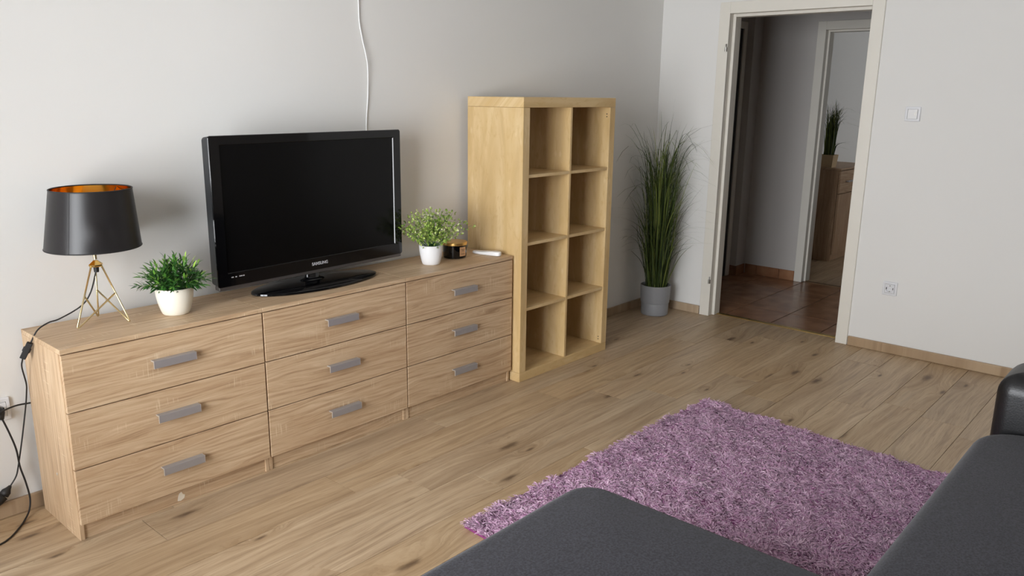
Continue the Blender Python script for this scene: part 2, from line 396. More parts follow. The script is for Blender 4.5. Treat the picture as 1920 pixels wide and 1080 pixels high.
# --- skirting boards (6 cm oak)
def skirting(name, x0, x1, y0, y1, lab):
    struct(link(name, bevel_mesh(name, MB().box(x0, x1, y0, y1, 0.0005, 0.060), 0.004, 2), M_base), lab, 'skirting board')
skirting('baseboard_left', XN, -0.0165, -0.015, -0.0003, 'oak skirting board along the television wall')
def y_skirting(name, yA, yB, lab):      # grain along the board: built along x, turned
    o = struct(link(name, bevel_mesh(name, MB().box(0, yB-yA, 0, 0.015, 0.0005, 0.060), 0.004, 2), M_base), lab, 'skirting board')
    o.rotation_euler = (0, 0, PI/2); o.location = (-0.0003, yA, 0)
y_skirting('baseboard_far', YR+0.02, DY1-0.004, 'oak skirting board right of the doorway')
y_skirting('baseboard_corner', DY0+0.004, -0.0005, 'short oak skirting board between corner and doorway')

# --- living room door frame (leaf taken off), rebated
def door_frame(name, lab, x0, depth, y_out0, y_out1, ztop, cas=0.072, stop=0.018, proud=0.012, back=True, hinges=True):
    d = struct(bpy.data.objects.new(name, None), lab, 'door frame'); C.objects.link(d); d.location = (x0, 0, 0)
    yi0, yi1 = y_out0-cas, y_out1+cas        # left post inner edge, right post inner edge
    reb = 0.042
    def post(nm, ya, yb, yc, yd):
        m = MB().box(-proud, reb, min(ya, yb), max(ya, yb), 0.0, ztop)
        m.box(reb, depth, min(yc, yd), max(yc, yd), 0.0, ztop)
        return link(nm, bevel_mesh(nm, m, 0.003, 2), M_frame, d)
    post('post', y_out0, yi0, y_out0, yi0-stop); post('post', y_out1, yi1, y_out1, yi1+stop)
    m = MB().box(-proud, reb, yi1, yi0, ztop-cas, ztop).box(reb, depth, yi1+stop, yi0-stop, ztop-cas-stop, ztop)
    link('head', bevel_mesh('head', m, 0.003, 2), M_frame, d)
    if back:
        m = MB().box(depth, depth+0.012, y_out0-cas*0.9, y_out0+0.01, 0, ztop).box(depth, depth+0.012, y_out1-0.01, y_out1+cas*0.9, 0, ztop).box(depth, depth+0.012, y_out1+cas*0.9, y_out0-cas*0.9, ztop-cas*0.9, ztop)
        obj('back_casing', m, M_frame, d)
    if hinges:
        for z in (1.79, 0.235):
            h = obj('hinge', MB().lathe([(0.0, -0.001), (0.008, -0.001), (0.008, 0.026), (0.0, 0.026)], 14, (-proud-0.006, yi0+0.008, z)), M_steel, d, angle=40)
            obj('hinge_pin', MB().lathe([(0.0045, 0.026), (0.0045, 0.044), (0.002, 0.048), (0.0, 0.048)], 12, (-proud-0.006, yi0+0.008, z)), M_steel, h, angle=40)
            obj('hinge_arm', MB().tube([(-proud-0.006, yi0+0.008, z+0.012), (-proud+0.004, yi0+0.012, z+0.012)], 0.0035, 8), M_steel, h)
    return d
door_frame('door_1', 'cream painted doorway frame without its door leaf', 0.0, 0.12, DY0, DY1, DTOP)

# threshold strip
th = struct(bpy.data.objects.new('trim_1', None), 'brass threshold strip in the doorway', 'threshold'); C.objects.link(th)
link('strip', bevel_mesh('strip', MB().box(0.080, 0.120, DY1+0.075, DY0-0.075, -0.004, 0.0045), 0.002, 2), M_brass, th)
for y in (-0.72, -1.12):
    obj('screw', MB().lathe([(0.004, 0.004), (0.004, 0.0055), (0.0, 0.006)], 12, (0.10, y, 0)), M_steel, th, angle=40)

# --- the hallway: terracotta tiles 34 x 69 cm
HX = 1.51; HY = 0.03
hf = struct(obj('floor_hall', MB().box(0.10, HX+0.06, -3.0, HY+0.11, -0.06, -0.004), M_grout), 'terracotta tiled hallway floor', 'floor')
cols = [-0.223-0.34*i for i in range(-1, 9)]
rows = [(0.122, 0.462), (0.468, 1.154), (1.160, HX+0.02)]
tcache = {}
for i in range(len(cols)-1):
    ya, yb = min(cols[i]-0.003, HY), cols[i+1]+0.003
    for xa, xb in rows:
        key = (round(ya-yb, 4), xa)
        if key not in tcache: tcache[key] = bevel_mesh('tile', MB().box(0, xb-xa, 0, ya-yb, -0.004, 0.0), 0.0012, 1)
        o = link('tile', tcache[key], M_tile, hf); o.location = (xa, yb, 0)
D2Y0, D2Y1, D2T = -0.487, -1.50, 2.085
struct(obj('wall_hall_back', MB().box(HX, HX+0.12, D2Y0, HY+0.1, -0.05, ZC).box(HX, HX+0.12, -3.0, D2Y1, -0.05, ZC).box(HX, HX+0.12, D2Y1, D2Y0, D2T, ZC), M_wall_hall_dim), 'white hallway wall facing the doorway', 'wall')
struct(obj('wall_hall_chase', MB().box(1.35, HX, -0.03, HY, 0, ZC), M_wall_hall_dim), 'narrow boxed column in the hallway corner', 'wall')
struct(obj('wall_hall_end', MB().box(1.276, HX+0.12, HY, HY+0.12, -0.05, ZC).box(0.0, 0.48, HY, HY+0.12, -0.05, ZC).box(0.48, 1.276, HY, HY+0.12, 2.05, ZC).box(0.48, 1.276, HY+0.06, HY+0.12, -0.05, 2.05), M_wall_hall_dim), 'end wall of the hallway', 'wall')
struct(obj('wall_hall_front', MB().box(0.12, 1.63, -3.12, -3.0, -0.05, ZC), M_wall_hall_dim), 'far end wall of the hallway', 'wall')
struct(obj('ceiling_hall', MB().box(0.12, HX+0.12, -3.1, HY+0.12, ZC, ZC+0.1), M_ceiling), 'white hallway ceiling', 'ceiling')
d2 = struct(bpy.data.objects.new('dark_doorway', None), 'dark panel standing in for the unlit doorway in the hallway end wall', 'door'); C.objects.link(d2)
bbox('leaf', 0.482, 1.2755, HY+0.001, HY+0.041, 0.0, 2.045, M_doorway_dark, d2, 0.002)  # dark sheet filling the unlit doorway, its shade put into the colour
bbox('post', 1.2765, 1.332, HY-0.012, HY-0.0005, 0.0, 2.09, M_frame, d2, 0.003); bbox('post', 0.44, 0.50, HY-0.014, HY-0.0005, 0.0, 2.09, M_frame, d2, 0.003)
bbox('head', 0.50, 1.276, HY-0.012, HY-0.0005, 2.035, 2.09, M_frame, d2, 0.003)
sk = struct(bpy.data.objects.new('baseboard_hall', None), 'terracotta tile skirting of the hallway', 'skirting'); C.objects.link(sk)
def skt(x0, x1, y0, y1): bbox('tile', x0, x1, y0, y1, 0.001, 0.084, M_tile, sk, 0.0015)
for a, b in ((-0.484, -0.355), (-0.352, -0.152), (-0.149, -0.043)): skt(HX-0.010, HX-0.0005, a, b)
skt(1.352, HX-0.011, -0.040, -0.0305); skt(1.340, 1.3495, -0.040, 0.029)
for a in (-1.502-0.34, -1.844-0.34, -2.186-0.34): skt(HX-0.010, HX-0.0005, a, a+0.337)

# --- second doorway and the bedroom behind
door_frame('door_3', 'white painted doorway frame across the hallway', HX, 0.13, D2Y0, D2Y1, D2T, cas=0.066, stop=0.014, proud=0.012, hinges=False)
th2 = struct(bpy.data.objects.new('trim_2', None), 'dark wooden threshold of the bedroom doorway', 'threshold'); C.objects.link(th2)
bbox('strip', HX+0.022, HX+0.060, D2Y1+0.08, D2Y0-0.08, -0.004, 0.006, plain('dark_oak_strip', srgb(104, 78, 52), 0.45), th2, 0.002)
f2 = struct(obj('floor_bedroom', MB().box(HX+0.06, 5.2, -3.1, 0.0, -0.06, -0.008), M_dark_gap), 'greyish laminate floor of the bedroom', 'floor')
planks(f2, HX+0.06, 5.2, -3.1, 0.0, -0.30, M_floor2, {})
struct(obj('wall_bedroom_left', MB().box(HX+0.12, 5.3, 0.0, 0.12, -0.05, ZC), M_wall), 'pale wall behind the bedroom cabinet', 'wall')
struct(obj('wall_bedroom_far', MB().box(5.2, 5.3, -3.1, 0.0, -0.05, ZC), M_wall), 'far wall of the bedroom', 'wall')
struct(obj('wall_bedroom_right', MB().box(HX+0.12, 3.6, -3.22, -3.1, -0.05, ZC).box(4.3, 5.3, -3.22, -3.1, -0.05, ZC).box(3.6, 4.3, -3.22, -3.1, -0.05, 1.05).box(3.6, 4.3, -3.22, -3.1, 1.95, ZC), M_wall), 'window wall of the bedroom', 'wall')
struct(obj('ceiling_bedroom', MB().box(HX+0.12, 5.3, -3.2, 0.12, ZC, ZC+0.1), M_ceiling), 'white bedroom ceiling', 'ceiling')
w2 = struct(bpy.data.objects.new('window_2', None), 'white framed bedroom window', 'window'); C.objects.link(w2); w2.location = (0, -3.16, 0); w2.rotation_euler = (0, 0, -PI/2)
win_parts(w2, 3.6, 4.3, 1.05, 1.95)

# ================================================================== FURNITURE
# --- three chests of drawers
CW, CD, CH, DX0 = 0.730, 0.346, 0.687, -1.958-3*0.730
CYB = -0.038; CYF = CYB-CD
def make_chest(ix, label):
    t = thing('chest_of_drawers', label, 'chest of drawers', (DX0+ix*CW, CYB, 0), 0, 'matching chests of drawers in a row')
    W = CW-0.0015; th_ = 0.016; ft = 0.017
    bbox('top_panel', 0, W, -CD, 0, CH-0.017, CH, M_son_x, t, 0.001)
    for x in (0.0, W-th_): bbox('side_panel', x, x+th_, -CD+ft, 0, 0.0, CH-0.0172, M_son_z, t, 0.001)
    bbox('plinth', th_, W-th_, -CD+ft+0.006, -CD+ft+0.021, 0.0, 0.068, M_son_x, t, 0.001)
    bbox('bottom_panel', th_, W-th_, -CD+ft+0.003, -0.006, 0.068, 0.084, M_son_x, t, 0.001)
    bbox('back_panel', th_, W-th_, -0.006, -0.001, 0.068, CH-0.02, M_son_z, t, 0.0005)
    z0, z1 = 0.061, CH-0.0185; dh = (z1-z0)/3
    for k in range(3):
        za, zb = z0+k*dh+0.002, z0+(k+1)*dh-0.002
        d = obox('drawer', 0.0025, W-0.0025, -CD, -CD+ft-0.0005, za, zb, M_son_x, t, 0.001)
        hz = (za+zb)/2-za+0.005; hx = W/2-0.0025
        L = 0.155
        m = MB().box(hx-L/2, hx+L/2, -0.024, -0.020, hz-0.016, hz+0.012).box(hx-L/2, hx+L/2, -0.020, 0.0, hz+0.008, hz+0.012)
        h = link('handle', bevel_mesh('handle', m, 0.0008, 1), M_alu, d)
        for sx in (-1, 1):
            m = MB().box(hx+sx*L/2-0.0006, hx+sx*L/2+0.0006, -0.0242, -0.0196, hz-0.0162, hz+0.0122).box(hx+sx*L/2-0.0006, hx+sx*L/2+0.0006, -0.0196, 0.0, hz+0.0078, hz+0.0122)
            obj('handle_end', m, M_alu_end, h)
        # drawer box behind the front
        obj('drawer_box', MB().box(0.02, W-0.025, ft+0.001, CD-0.05, 0.02, 0.024).box(0.02, 0.032, ft+0.001, CD-0.05, 0.024, 0.14).box(W-0.037, W-0.025, ft+0.001, CD-0.05, 0.024, 0.14), M_white, d)
    return t
c0 = make_chest(0, 'sonoma oak chest of drawers under the black lamp')
c1 = make_chest(1, 'sonoma oak chest of drawers under the television, middle of the row')
c2 = make_chest(2, 'sonoma oak chest of drawers beside the tall open shelf')
# torn sticker on the plinth of the first chest
st = MB(); pts = [(0.0, 0.0), (0.012, -0.003), (0.026, 0.004), (0.030, 0.016), (0.022, 0.021), (0.017, 0.032), (0.008, 0.028), (0.003, 0.016)]
st.add([(x, 0, z) for x, z in pts]+[(x, 0.0006, z) for x, z in pts], [tuple(range(8))]+[tuple(range(15, 7, -1))]+[(i, i+8, (i+1) % 8+8, (i+1) % 8) for i in range(8)])
so = obj('sticker', st, plain('paper_remnant', srgb(226, 216, 198), 0.7), c0); so.location = (0.345, -CD+0.017+0.0052, 0.012)
so['label'] = 'torn pale sticker remnant'
# cam-lock cap on the left side
cap = obj('screw_cap', MB().lathe([(0.005, 0.0), (0.005, 0.001), (0.0, 0.0012)], 14), M_alu_end, c0); cap.rotation_euler = (0, -PI/2, 0); cap.location = (0.0, -0.18, 0.20)

# --- tall cube shelf
def make_shelf():
    SW, SD, SH = 0.795, 0.389, 1.488; t = thing('cube_shelf', 'tall light birch shelf unit with eight empty open compartments', 'shelf', (-1.945, -0.040, 0))
    T = 0.050; I = 0.016
    bbox('top_panel', 0, SW, -SD, 0, SH-T, SH, M_birch_x, t, 0.0015); bbox('bottom_panel', 0, SW, -SD, 0, 0, T, M_birch_x, t, 0.0015)
    for x in (0, SW-T):
        sp = bbox('side_panel', x, x+T, -SD, 0, T+0.0008, SH-T-0.0008, M_birch, t, 0.0012)
        if x > 0:
            for z in (1.40, 1.385, 0.075, 0.090):
                hh = obj('dowel_hole', MB().lathe([(0.0035, 0.0), (0.0035, 0.0006), (0.0, 0.0006)], 10), M_hole, sp); hh.rotation_euler = (0, -PI/2, 0); hh.location = (SW-T+0.0002, -SD+0.022, z)
    xm = SW/2; bbox('divider', xm-I/2, xm+I/2, -SD+0.004, -0.002, T, SH-T, M_birch, t, 0.001)
    cell = (SH-2*T-3*I)/4
    for k in range(3):
        z = T+cell*(k+1)+I*k
        bbox('shelf_board', T, xm-I/2, -SD+0.005, -0.002, z, z+I, M_birch_x, t, 0.001)
        bbox('shelf_board', xm+I/2, SW-T, -SD+0.005, -0.002, z, z+I, M_birch_x, t, 0.001)
    return t
make_shelf()

# --- television
def rounded_rect(w_, z0, z1, r, n=6):
    pts = []
    for cx, cz, a0 in ((w_/2-r, z1-r, 0), (-w_/2+r, z1-r, PI/2), (-w_/2+r, z0+r, PI), (w_/2-r, z0+r, 3*PI/2)):
        for k in range(n+1): a = a0+PI/2*k/n; pts.append((cx+r*math.cos(a), cz+r*math.sin(a)))
    return pts
def loft(rings, cap0=True, cap1=True):
    n = len(rings[0]); m = MB(); v = [p for r in rings for p in r]; f = []
    for j in range(len(rings)-1):
        for i in range(n): i2 = (i+1) % n; f.append((j*n+i, j*n+i2, (j+1)*n+i2, (j+1)*n+i))
    if cap0: f.append(tuple(range(n-1, -1, -1)))
    if cap1: k = (len(rings)-1)*n; f.append(tuple(range(k, k+n)))
    return m.add(v, f)
def make_tv():
    t = thing('television', 'black flat-screen television on an oval glossy stand', 'television', (-3.030, -0.192, CH))
    a, b = 0.312, 0.128
    obj('stand_base', MB().lathe([(0.0, 0.0), (0.97, 0.0), (1.0, 0.004), (0.995, 0.010), (0.965, 0.0135), (0.6, 0.0165), (0.0, 0.018)], 96, sx=a, sy=b), M_gloss, t, angle=35)
    obj('neck', MB().lathe([(0.062, 0.0165), (0.056, 0.022), (0.040, 0.026), (0.036, 0.030), (0.034, 0.085), (0.0, 0.085)], 40, sx=1, sy=0.55, c=(0, 0.034, 0)), M_gloss, t, angle=35)
    rot = Matrix.Translation((0.019, 0, 0)) @ Matrix.Rotation(0.050, 4, 'Z')
    W_, Z0, Z1 = 0.982, 0.062, 0.649
    def add(name, mb, mat, par=None, sm=None):
        if par is None:
            mb.v = [tuple(rot @ Vector(p)) for p in mb.v]; return obj(name, mb, mat, t, angle=sm)
        mb.v = [tuple(rot @ Vector(p)) for p in mb.v]; return obj(name, mb, mat, par, angle=sm)
    R = lambda w_, z0, z1, r, y: [(x, y, z) for x, z in rounded_rect(w_, z0, z1, r)]
    bz = add('bezel', loft([R(W_-0.002, Z0+0.001, Z1-0.001, 0.010, 0.006), R(W_, Z0, Z1, 0.010, 0.003), R(W_-0.004, Z0+0.002, Z1-0.002, 0.009, 0.0), R(0.892, Z0+0.052, Z1-0.034, 0.003, 0.0), R(0.886, Z0+0.055, Z1-0.037, 0.002, 0.004)], True, False), M_gloss, None, 30)
    add('screen', MB().box(-0.444, 0.444, 0.0035, 0.006, Z0+0.053, Z1-0.035), M_screen)
    add('casing', loft([R(W_-0.002, Z0+0.001, Z1-0.001, 0.010, 0.0062), R(W_-0.006, Z0+0.006, Z1-0.006, 0.014, 0.048), R(W_-0.06, Z0+0.03, Z1-0.04, 0.03, 0.066), R(W_-0.30, Z0+0.08, Z1-0.14, 0.05, 0.084)], True, True), M_tvback, None, 30)
    add('chin_strip', loft([R(W_-0.02, Z0-0.013, Z0+0.004, 0.003, 0.040), R(W_-0.012, Z0-0.014, Z0+0.004, 0.003, 0.006), R(W_-0.016, Z0-0.012, Z0+0.003, 0.003, 0.003)]), M_tvstrip, None, 30)
    # maker's lettering
    cu = bpy.data.curves.new('logo', 'FONT'); cu.body = 'SAMSUNG'; cu.size = 0.0185; cu.align_x = 'CENTER'; cu.extrude = 0.0004; cu.space_character = 1.02; cu.offset = 0.0004
    tmp = bpy.data.objects.new('logo_tmp', cu); C.objects.link(tmp)
    bpy.context.view_layer.update()
    me = bpy.data.meshes.new_from_object(tmp.evaluated_get(bpy.context.evaluated_depsgraph_get()))
    bpy.data.objects.remove(tmp); me.name = 'logo'
    me.transform(rot @ Matrix.Translation((0.000, -0.0007, Z0+0.022)) @ Matrix.Rotation(PI/2, 4, 'X'))
    me.materials.clear(); lo = link('logo', me, M_logo, bz); lo['label'] = 'silver maker lettering'
    for i, wd in enumerate((0.010, 0.007, 0.014, 0.006)):
        x = -0.432+0.0175*i; add('printed_mark', MB().box(x, x+wd, -0.0006, 0.0, Z0+0.034, Z0+0.038), M_logo, bz)
    return t
make_tv()

# --- table lamp with hairpin tripod
def make_lamp():
    cx, cy = -3.928, -0.172
    t = thing('table_lamp', 'table lamp with black drum shade and thin brass hairpin legs', 'lamp', (cx, cy, CH))
    feet = [Vector((-4.023-cx, -0.197-cy, 0.0035)), Vector((-3.856-cx, -0.238-cy, 0.0035)), Vector((-3.904-cx, -0.081-cy, 0.0035))]
    tops = [Vector((f.x*0.17, f.y*0.17, 0.218)) for f in feet]
    r = 0.0030
    for i in range(3):
        f, tp = feet[i], tops[i]; j = (i+1) % 3
        att = feet[j].lerp(tops[j], 0.515)
        up = (tp-f).normalized(); bar = (att-f).normalized()
        path = [tp, f+up*0.012, f+up*0.005+bar*0.001, f+up*0.001+bar*0.001, f+up*0.001+bar*0.005, f+bar*0.012, att]
        path = [tp, f+up*0.014]+[f+up*0.014*(1-k)**2+bar*0.014*k**2 for k in (0.25, 0.5, 0.75)]+[f+bar*0.014, att]
        obj('leg', MB().tube(path, r, 10), M_wire, t, smooth=True)
    obj('collar', MB().lathe([(0.0, 0.210), (0.020, 0.210), (0.024, 0.214), (0.024, 0.218), (0.012, 0.228), (0.008, 0.232), (0.0, 0.232)], 6), M_gold, t, angle=20)
    obj('pole', MB().lathe([(0.006, 0.236), (0.006, 0.300), (0.0, 0.300)], 16), M_wire, t, angle=40)
    obj('cord_grip', MB().lathe([(0.0, 0.190), (0.008, 0.190), (0.009, 0.209), (0.0, 0.209)], 16), M_black, t, angle=40)
    obj('socket', MB().lathe([(0.0, 0.298), (0.018, 0.300), (0.019, 0.360), (0.0, 0.362)], 24), M_black, t, angle=40)
    obj('bulb', MB().lathe([(0.013, 0.360), (0.016, 0.372), (0.034, 0.400), (0.036, 0.418), (0.030, 0.438), (0.016, 0.449), (0.0, 0.452)], 28), M_bulb, t, smooth=True)
    # shade: frustum, tilted a little, with a shallow dent near the front
    ax = Vector((0.936, -0.351, 0)); rb, rt, zb, zt = 0.154, 0.130, 0.281, 0.482; n = 96; mrows = 22
    def P(u, v, d=0.0):
        rr = rb+(rt-rb)*v-d; z = zb+(zt-zb)*v
        return Vector((rr*math.cos(u), rr*math.sin(u), z))+ax*(0.010*v)
    fa = math.atan2(-0.94, -0.35)+0.22
    V = []; F = []
    for j in range(mrows+1):
        for i in range(n):
            u = 2*PI*i/n; v = j/mrows; du = (u-fa+PI) % (2*PI)-PI
            e = (du/0.16)+(v-0.33)/0.16*0.75; g = (du/0.30)**2+((v-0.33)/0.17)**2
            dent = 0.0050*math.exp(-g)*math.tanh(e*2.5)
            V.append(P(u, v, dent))
    for j in range(mrows):
        for i in range(n): i2 = (i+1) % n; F.append((j*n+i, j*n+i2, (j+1)*n+i2, (j+1)*n+i))
    shade = obj('lamp_shade', MB().add(V, F), M_shade, t, smooth=True)
    V = [v-Vector((math.cos(2*PI*(q % n)/n), math.sin(2*PI*(q % n)/n), 0))*0.0015 for q, v in enumerate(V)]
    F = [tuple(reversed(q)) for q in F]
    ln = obj('shade_liner', MB().add(V, F), M_liner, shade, smooth=True); ln['label'] = 'shiny gold foil lining'
    for v in (0.0, 1.0): obj('shade_trim', MB().tube([P(2*PI*i/n, v, 0.0008) for i in range(n)], 0.0023, 8, True), M_black, shade, smooth=True)
    us = fa-0.62-0.12
    obj('shade_seam', MB().tube([P(us, v/10, -0.0002) for v in range(11)], 0.0006, 6), M_black, shade)
    hub = Vector((0, 0, 0.362))+ax*0.004
    for k in range(3):
        u = k*2*PI/3+0.5; obj('spider_arm', MB().tube([hub, hub+Vector((math.cos(u), math.sin(u), 0))*0.03, P(u, 0.97, 0.004)], 0.0013, 6), M_black, shade)
    # cord with inline switch, down to the extension coupler
    L = lambda q: Vector((q[0]-cx, q[1]-cy, q[2]-CH))
    A = [(-3.928, -0.172, 0.886), (-3.952, -0.165, 0.808), (-3.986, -0.160, 0.763), (-4.057, -0.155, 0.730), (-4.095, -0.152, 0.722), (-4.132, -0.155, 0.704), (-4.157, -0.152, 0.664)]
    obj('cord', MB().tube([L(q) for q in spline(A)], 0.0026, 8), M_rubber, t, smooth=True)
    sa, sb = Vector((-4.159, -0.150, 0.662)), Vector((-4.180, -0.130, 0.610))
    d = (sb-sa).normalized(); side = d.cross(Vector((0.47, 0.88, 0))).normalized(); dep = d.cross(side)
    def swbox(name, l0, l1, wd, dp, off, mat, par):
        m = MB(); v = []
        for l in (l0, l1):
            for sx, sy in ((-1, -1), (1, -1), (1, 1), (-1, 1)): v.append(L(sa+d*l+side*(sx*wd+off)+dep*sy*dp))
        m.add(v, [(3, 2, 1, 0), (4, 5, 6, 7), (0, 1, 5, 4), (1, 2, 6, 5), (2, 3, 7, 6), (3, 0, 4, 7)])
        return link(name, bevel_mesh(name, m, 0.0022, 2), mat, par)
    sw = swbox('cord_switch', -0.002, 0.060, 0.0095, 0.008, 0, M_black, t)
    swbox('rocker', 0.018, 0.034, 0.003, 0.005, -0.0095, M_rubber, sw); swbox('rocker_side', 0.018, 0.034, 0.003, 0.005, 0.0095, M_rubber, sw)
    B = [(-4.181, -0.129, 0.606), (-4.178, -0.10, 0.57), (-4.163, -0.07, 0.50), (-4.160, -0.05, 0.46), (-4.166, -0.04, 0.405), (-4.188, -0.032, 0.29), (-4.210, -0.026, 0.19), (-4.222, -0.024, 0.150), (-4.246, -0.024, 0.118)]
    obj('cord', MB().tube([L(q) for q in spline(B)], 0.0026, 8), M_rubber, t, smooth=True)
    pa, pb = Vector((-4.243, -0.024, 0.122)), Vector((-4.268, -0.024, 0.094))
    obj('plug', MB().tube([L(pa), L(pa.lerp(pb, 0.3)), L(pa.lerp(pb, 0.6)), L(pb)], [0.005, 0.009, 0.016, 0.0165], 16), M_rubber, t, smooth=True)
make_lamp()

# --- sockets, switch, loose cables
def wall_plate(name, label, cat, loc, facing, kind):
    """facing: rotation so that local -y looks into the room"""
    t = thing(name, label, cat, loc, facing)
    s = 0.041
    m = loft([[(x, 0, z) for x, z in rounded_rect(2*s, -s, s, 0.004)], [(x, -0.007, z) for x, z in rounded_rect(2*s, -s, s, 0.004)], [(x, -0.009, z) for x, z in rounded_rect(2*s-0.006, -s+0.003, s-0.003, 0.003)],
              [(x, -0.009, z) for x, z in rounded_rect(0.056, -0.028, 0.028, 0.002)], [(x, -0.006, z) for x, z in rounded_rect(0.055, -0.0275, 0.0275, 0.002)]], True, False)
    obj('frame', m, M_socket, t, angle=30)
    if kind == 'switch':
        h = 0.0262
        m = MB().add([(-h, -0.007, -h), (h, -0.007, -h), (h, -0.007, h), (-h, -0.007, h), (-h, -0.0095, -h), (h, -0.0125, -h), (h, -0.0125, h), (-h, -0.0095, h)],
                     [(0, 1, 2, 3), (7, 6, 5, 4), (4, 5, 1, 0), (5, 6, 2, 1), (6, 7, 3, 2), (7, 4, 0, 3)])
        rk = obj('rocker', m, M_white, t)
        obj('pilot_window', MB().add([(0.004, -0.0122, 0.0), (0.022, -0.0132, 0.018), (0.022, -0.0132, -0.018)], [(0, 1, 2)]), M_alu_end, rk)
    else:
        m = loft([[(x, -0.006, z) for x, z in rounded_rect(0.0535, -0.02675, 0.02675, 0.003, 7)], [(x, -0.010, z) for x, z in rounded_rect(0.0525, -0.02625, 0.02625, 0.003, 7)],
                  [(0.0205*math.cos(a), -0.010, 0.0205*math.sin(a)) for a in [2*PI*(i+0.5)/32 for i in range(32)]]], True, False)
        ins = obj('insert', m, M_socket, t, angle=30)
        cup = MB().lathe([(0.0205, 0.0), (0.0195, 0.012), (0.0, 0.012)], 32); cup.v = [(x, -0.010+z, y) for x, y, z in cup.v]
        obj('cup', cup, plain('socket_cup_'+str(len(MATS)), srgb(176, 178, 184), 0.4), ins, angle=40)
        for x in (-0.0095, 0.0095):
            hl = MB().lathe([(0.0028, 0.0), (0.0028, -0.0006), (0.0, -0.0006)], 12); hl.v = [(a+x, 0.0018+z, b) for a, b, z in hl.v]
            obj('pin_hole', hl, M_hole, ins)
        for z in (-0.017, 0.017): obj('earth_clip', MB().box(-0.003, 0.003, -0.0105, 0.001, z-0.0025, z+0.0025), M_steel, ins)
        for x in (-0.0185, 0.0185): obj('guide_notch', MB().box(x-0.0018, x+0.0018, -0.0104, 0.0, -0.006, 0.006), M_hole, ins)
    return t
wall_plate('light_switch', 'white rocker light switch right of the doorway', 'switch', (-0.0002, -1.682, 1.421), -PI/2, 'switch')
wall_plate('wall_socket', 'white wall socket low on the wall right of the doorway', 'socket', (-0.0002, -1.678, 0.397), -PI/2, 'socket')
wall_plate('wall_socket', 'white wall socket with black plug left of the drawers', 'socket', (-4.244, -0.0002, 0.403), 0, 'socket')

ext = thing('extension_cord', 'black extension cord hanging from the socket left of the drawers', 'extension cord', (-4.244, -0.010, 0.403))
def rel(root, pts): o = root.location; return [Vector(p)-Vector(o) for p in pts]
def loc_tube(name, root, pts, r, mat, n=8, sp=True):
    q = spline(pts) if sp else pts
    return obj(name, MB().tube(rel(root, q), r, n), mat, root, smooth=True)
loc_tube('plug', ext, [(-4.246, -0.011, 0.400), (-4.246, -0.030, 0.399), (-4.245, -0.040, 0.392), (-4.243, -0.043, 0.380)], [0.019, 0.018, 0.012, 0.006], M_rubber, 16, False)
loc_tube('cord', ext, [(-4.243, -0.043, 0.382), (-4.226, -0.038, 0.32), (-4.212, -0.034, 0.255), (-4.207, -0.032, 0.185), (-4.196, -0.032, 0.12), (-4.192, -0.040, 0.06), (-4.203, -0.052, 0.020), (-4.23, -0.085, 0.005), (-4.262, -0.128, 0.004), (-4.308, -0.178, 0.004), (-4.36, -0.20, 0.004), (-4.45, -0.18, 0.004), (-4.50, -0.10, 0.006), (-4.42, -0.05, 0.03), (-4.31, -0.032, 0.065)], 0.0031, M_rubber)
loc_tube('coupler', ext, [(-4.312, -0.031, 0.064), (-4.300, -0.028, 0.070), (-4.286, -0.025, 0.080), (-4.2695, -0.024, 0.0925)], [0.006, 0.014, 0.018, 0.0185], M_rubber, 16, False)
tvc = thing('power_cable', 'black power cable running behind the drawers from the socket', 'cable', (-4.266, -0.012, 0.405))
loc_tube('cord', tvc, [(-4.268, -0.050, 0.398), (-4.250, -0.056, 0.412), (-4.225, -0.050, 0.417), (-4.19, -0.036, 0.416), (-4.150, -0.026, 0.410), (-4.10, -0.022, 0.405), (-3.95, -0.022, 0.41)], 0.0031, M_rubber)
loc_tube('plug', tvc, [(-4.272, -0.018, 0.403), (-4.272, -0.036, 0.401), (-4.270, -0.048, 0.398)], [0.012, 0.012, 0.006], M_rubber, 12, False)
cx = thing('antenna_cable', 'thin white cable running down the wall behind the television', 'cable', (-2.590, -0.004, 1.0))
loc_tube('cord', cx, [(-2.618, -0.0045, 2.61), (-2.617, -0.005, 2.2), (-2.614, -0.006, 1.908), (-2.612, -0.006, 1.816), (-2.600, -0.010, 1.735), (-2.585, -0.014, 1.665), (-2.576, -0.012, 1.606), (-2.577, -0.008, 1.485), (-2.589, -0.006, 1.338), (-2.60, -0.03, 1.15), (-2.70, -0.07, 1.02)], 0.0030, M_white)

# --- scented candle
cd_ = thing('candle_jar', 'black glass candle jar with gold lid beside white flowerpot', 'candle', (-2.192, -0.192, CH))
obj('jar', MB().lathe([(0.0, 0.0), (0.054, 0.0), (0.059, 0.004), (0.060, 0.012), (0.060, 0.068), (0.0, 0.068)], 48), M_glassblk, cd_, angle=40)
obj('lid', MB().lathe([(0.0, 0.0675), (0.0635, 0.0675), (0.0645, 0.069), (0.0645, 0.080), (0.063, 0.0825), (0.055, 0.0835), (0.0, 0.084)], 56), M_goldmatt, cd_, angle=30)
a0 = math.atan2(-0.72, -0.69)
def lab_patch(name, ua, ub, za, zb, r, mat, par):
    n = 10; V = []; F = []
    for z in (za, zb):
        for i in range(n+1): u = ua+(ub-ua)*i/n; V.append((r*math.cos(u), r*math.sin(u), z))
    F = [(i, i+1, n+2+i, n+1+i) for i in range(n)]
    return obj(name, MB().add(V, F), mat, par, smooth=True)
lb = lab_patch('label', a0+0.42, a0+1.10, 0.014, 0.060, 0.0604, M_label, cd_)
for ua, ub, z in ((0.58, 0.94, 0.046), (0.66, 0.88, 0.040), (0.56, 0.96, 0.024)): lab_patch('printed_line', a0+ua, a0+ub, z, z+0.0022, 0.0607, M_dark_gap, lb)

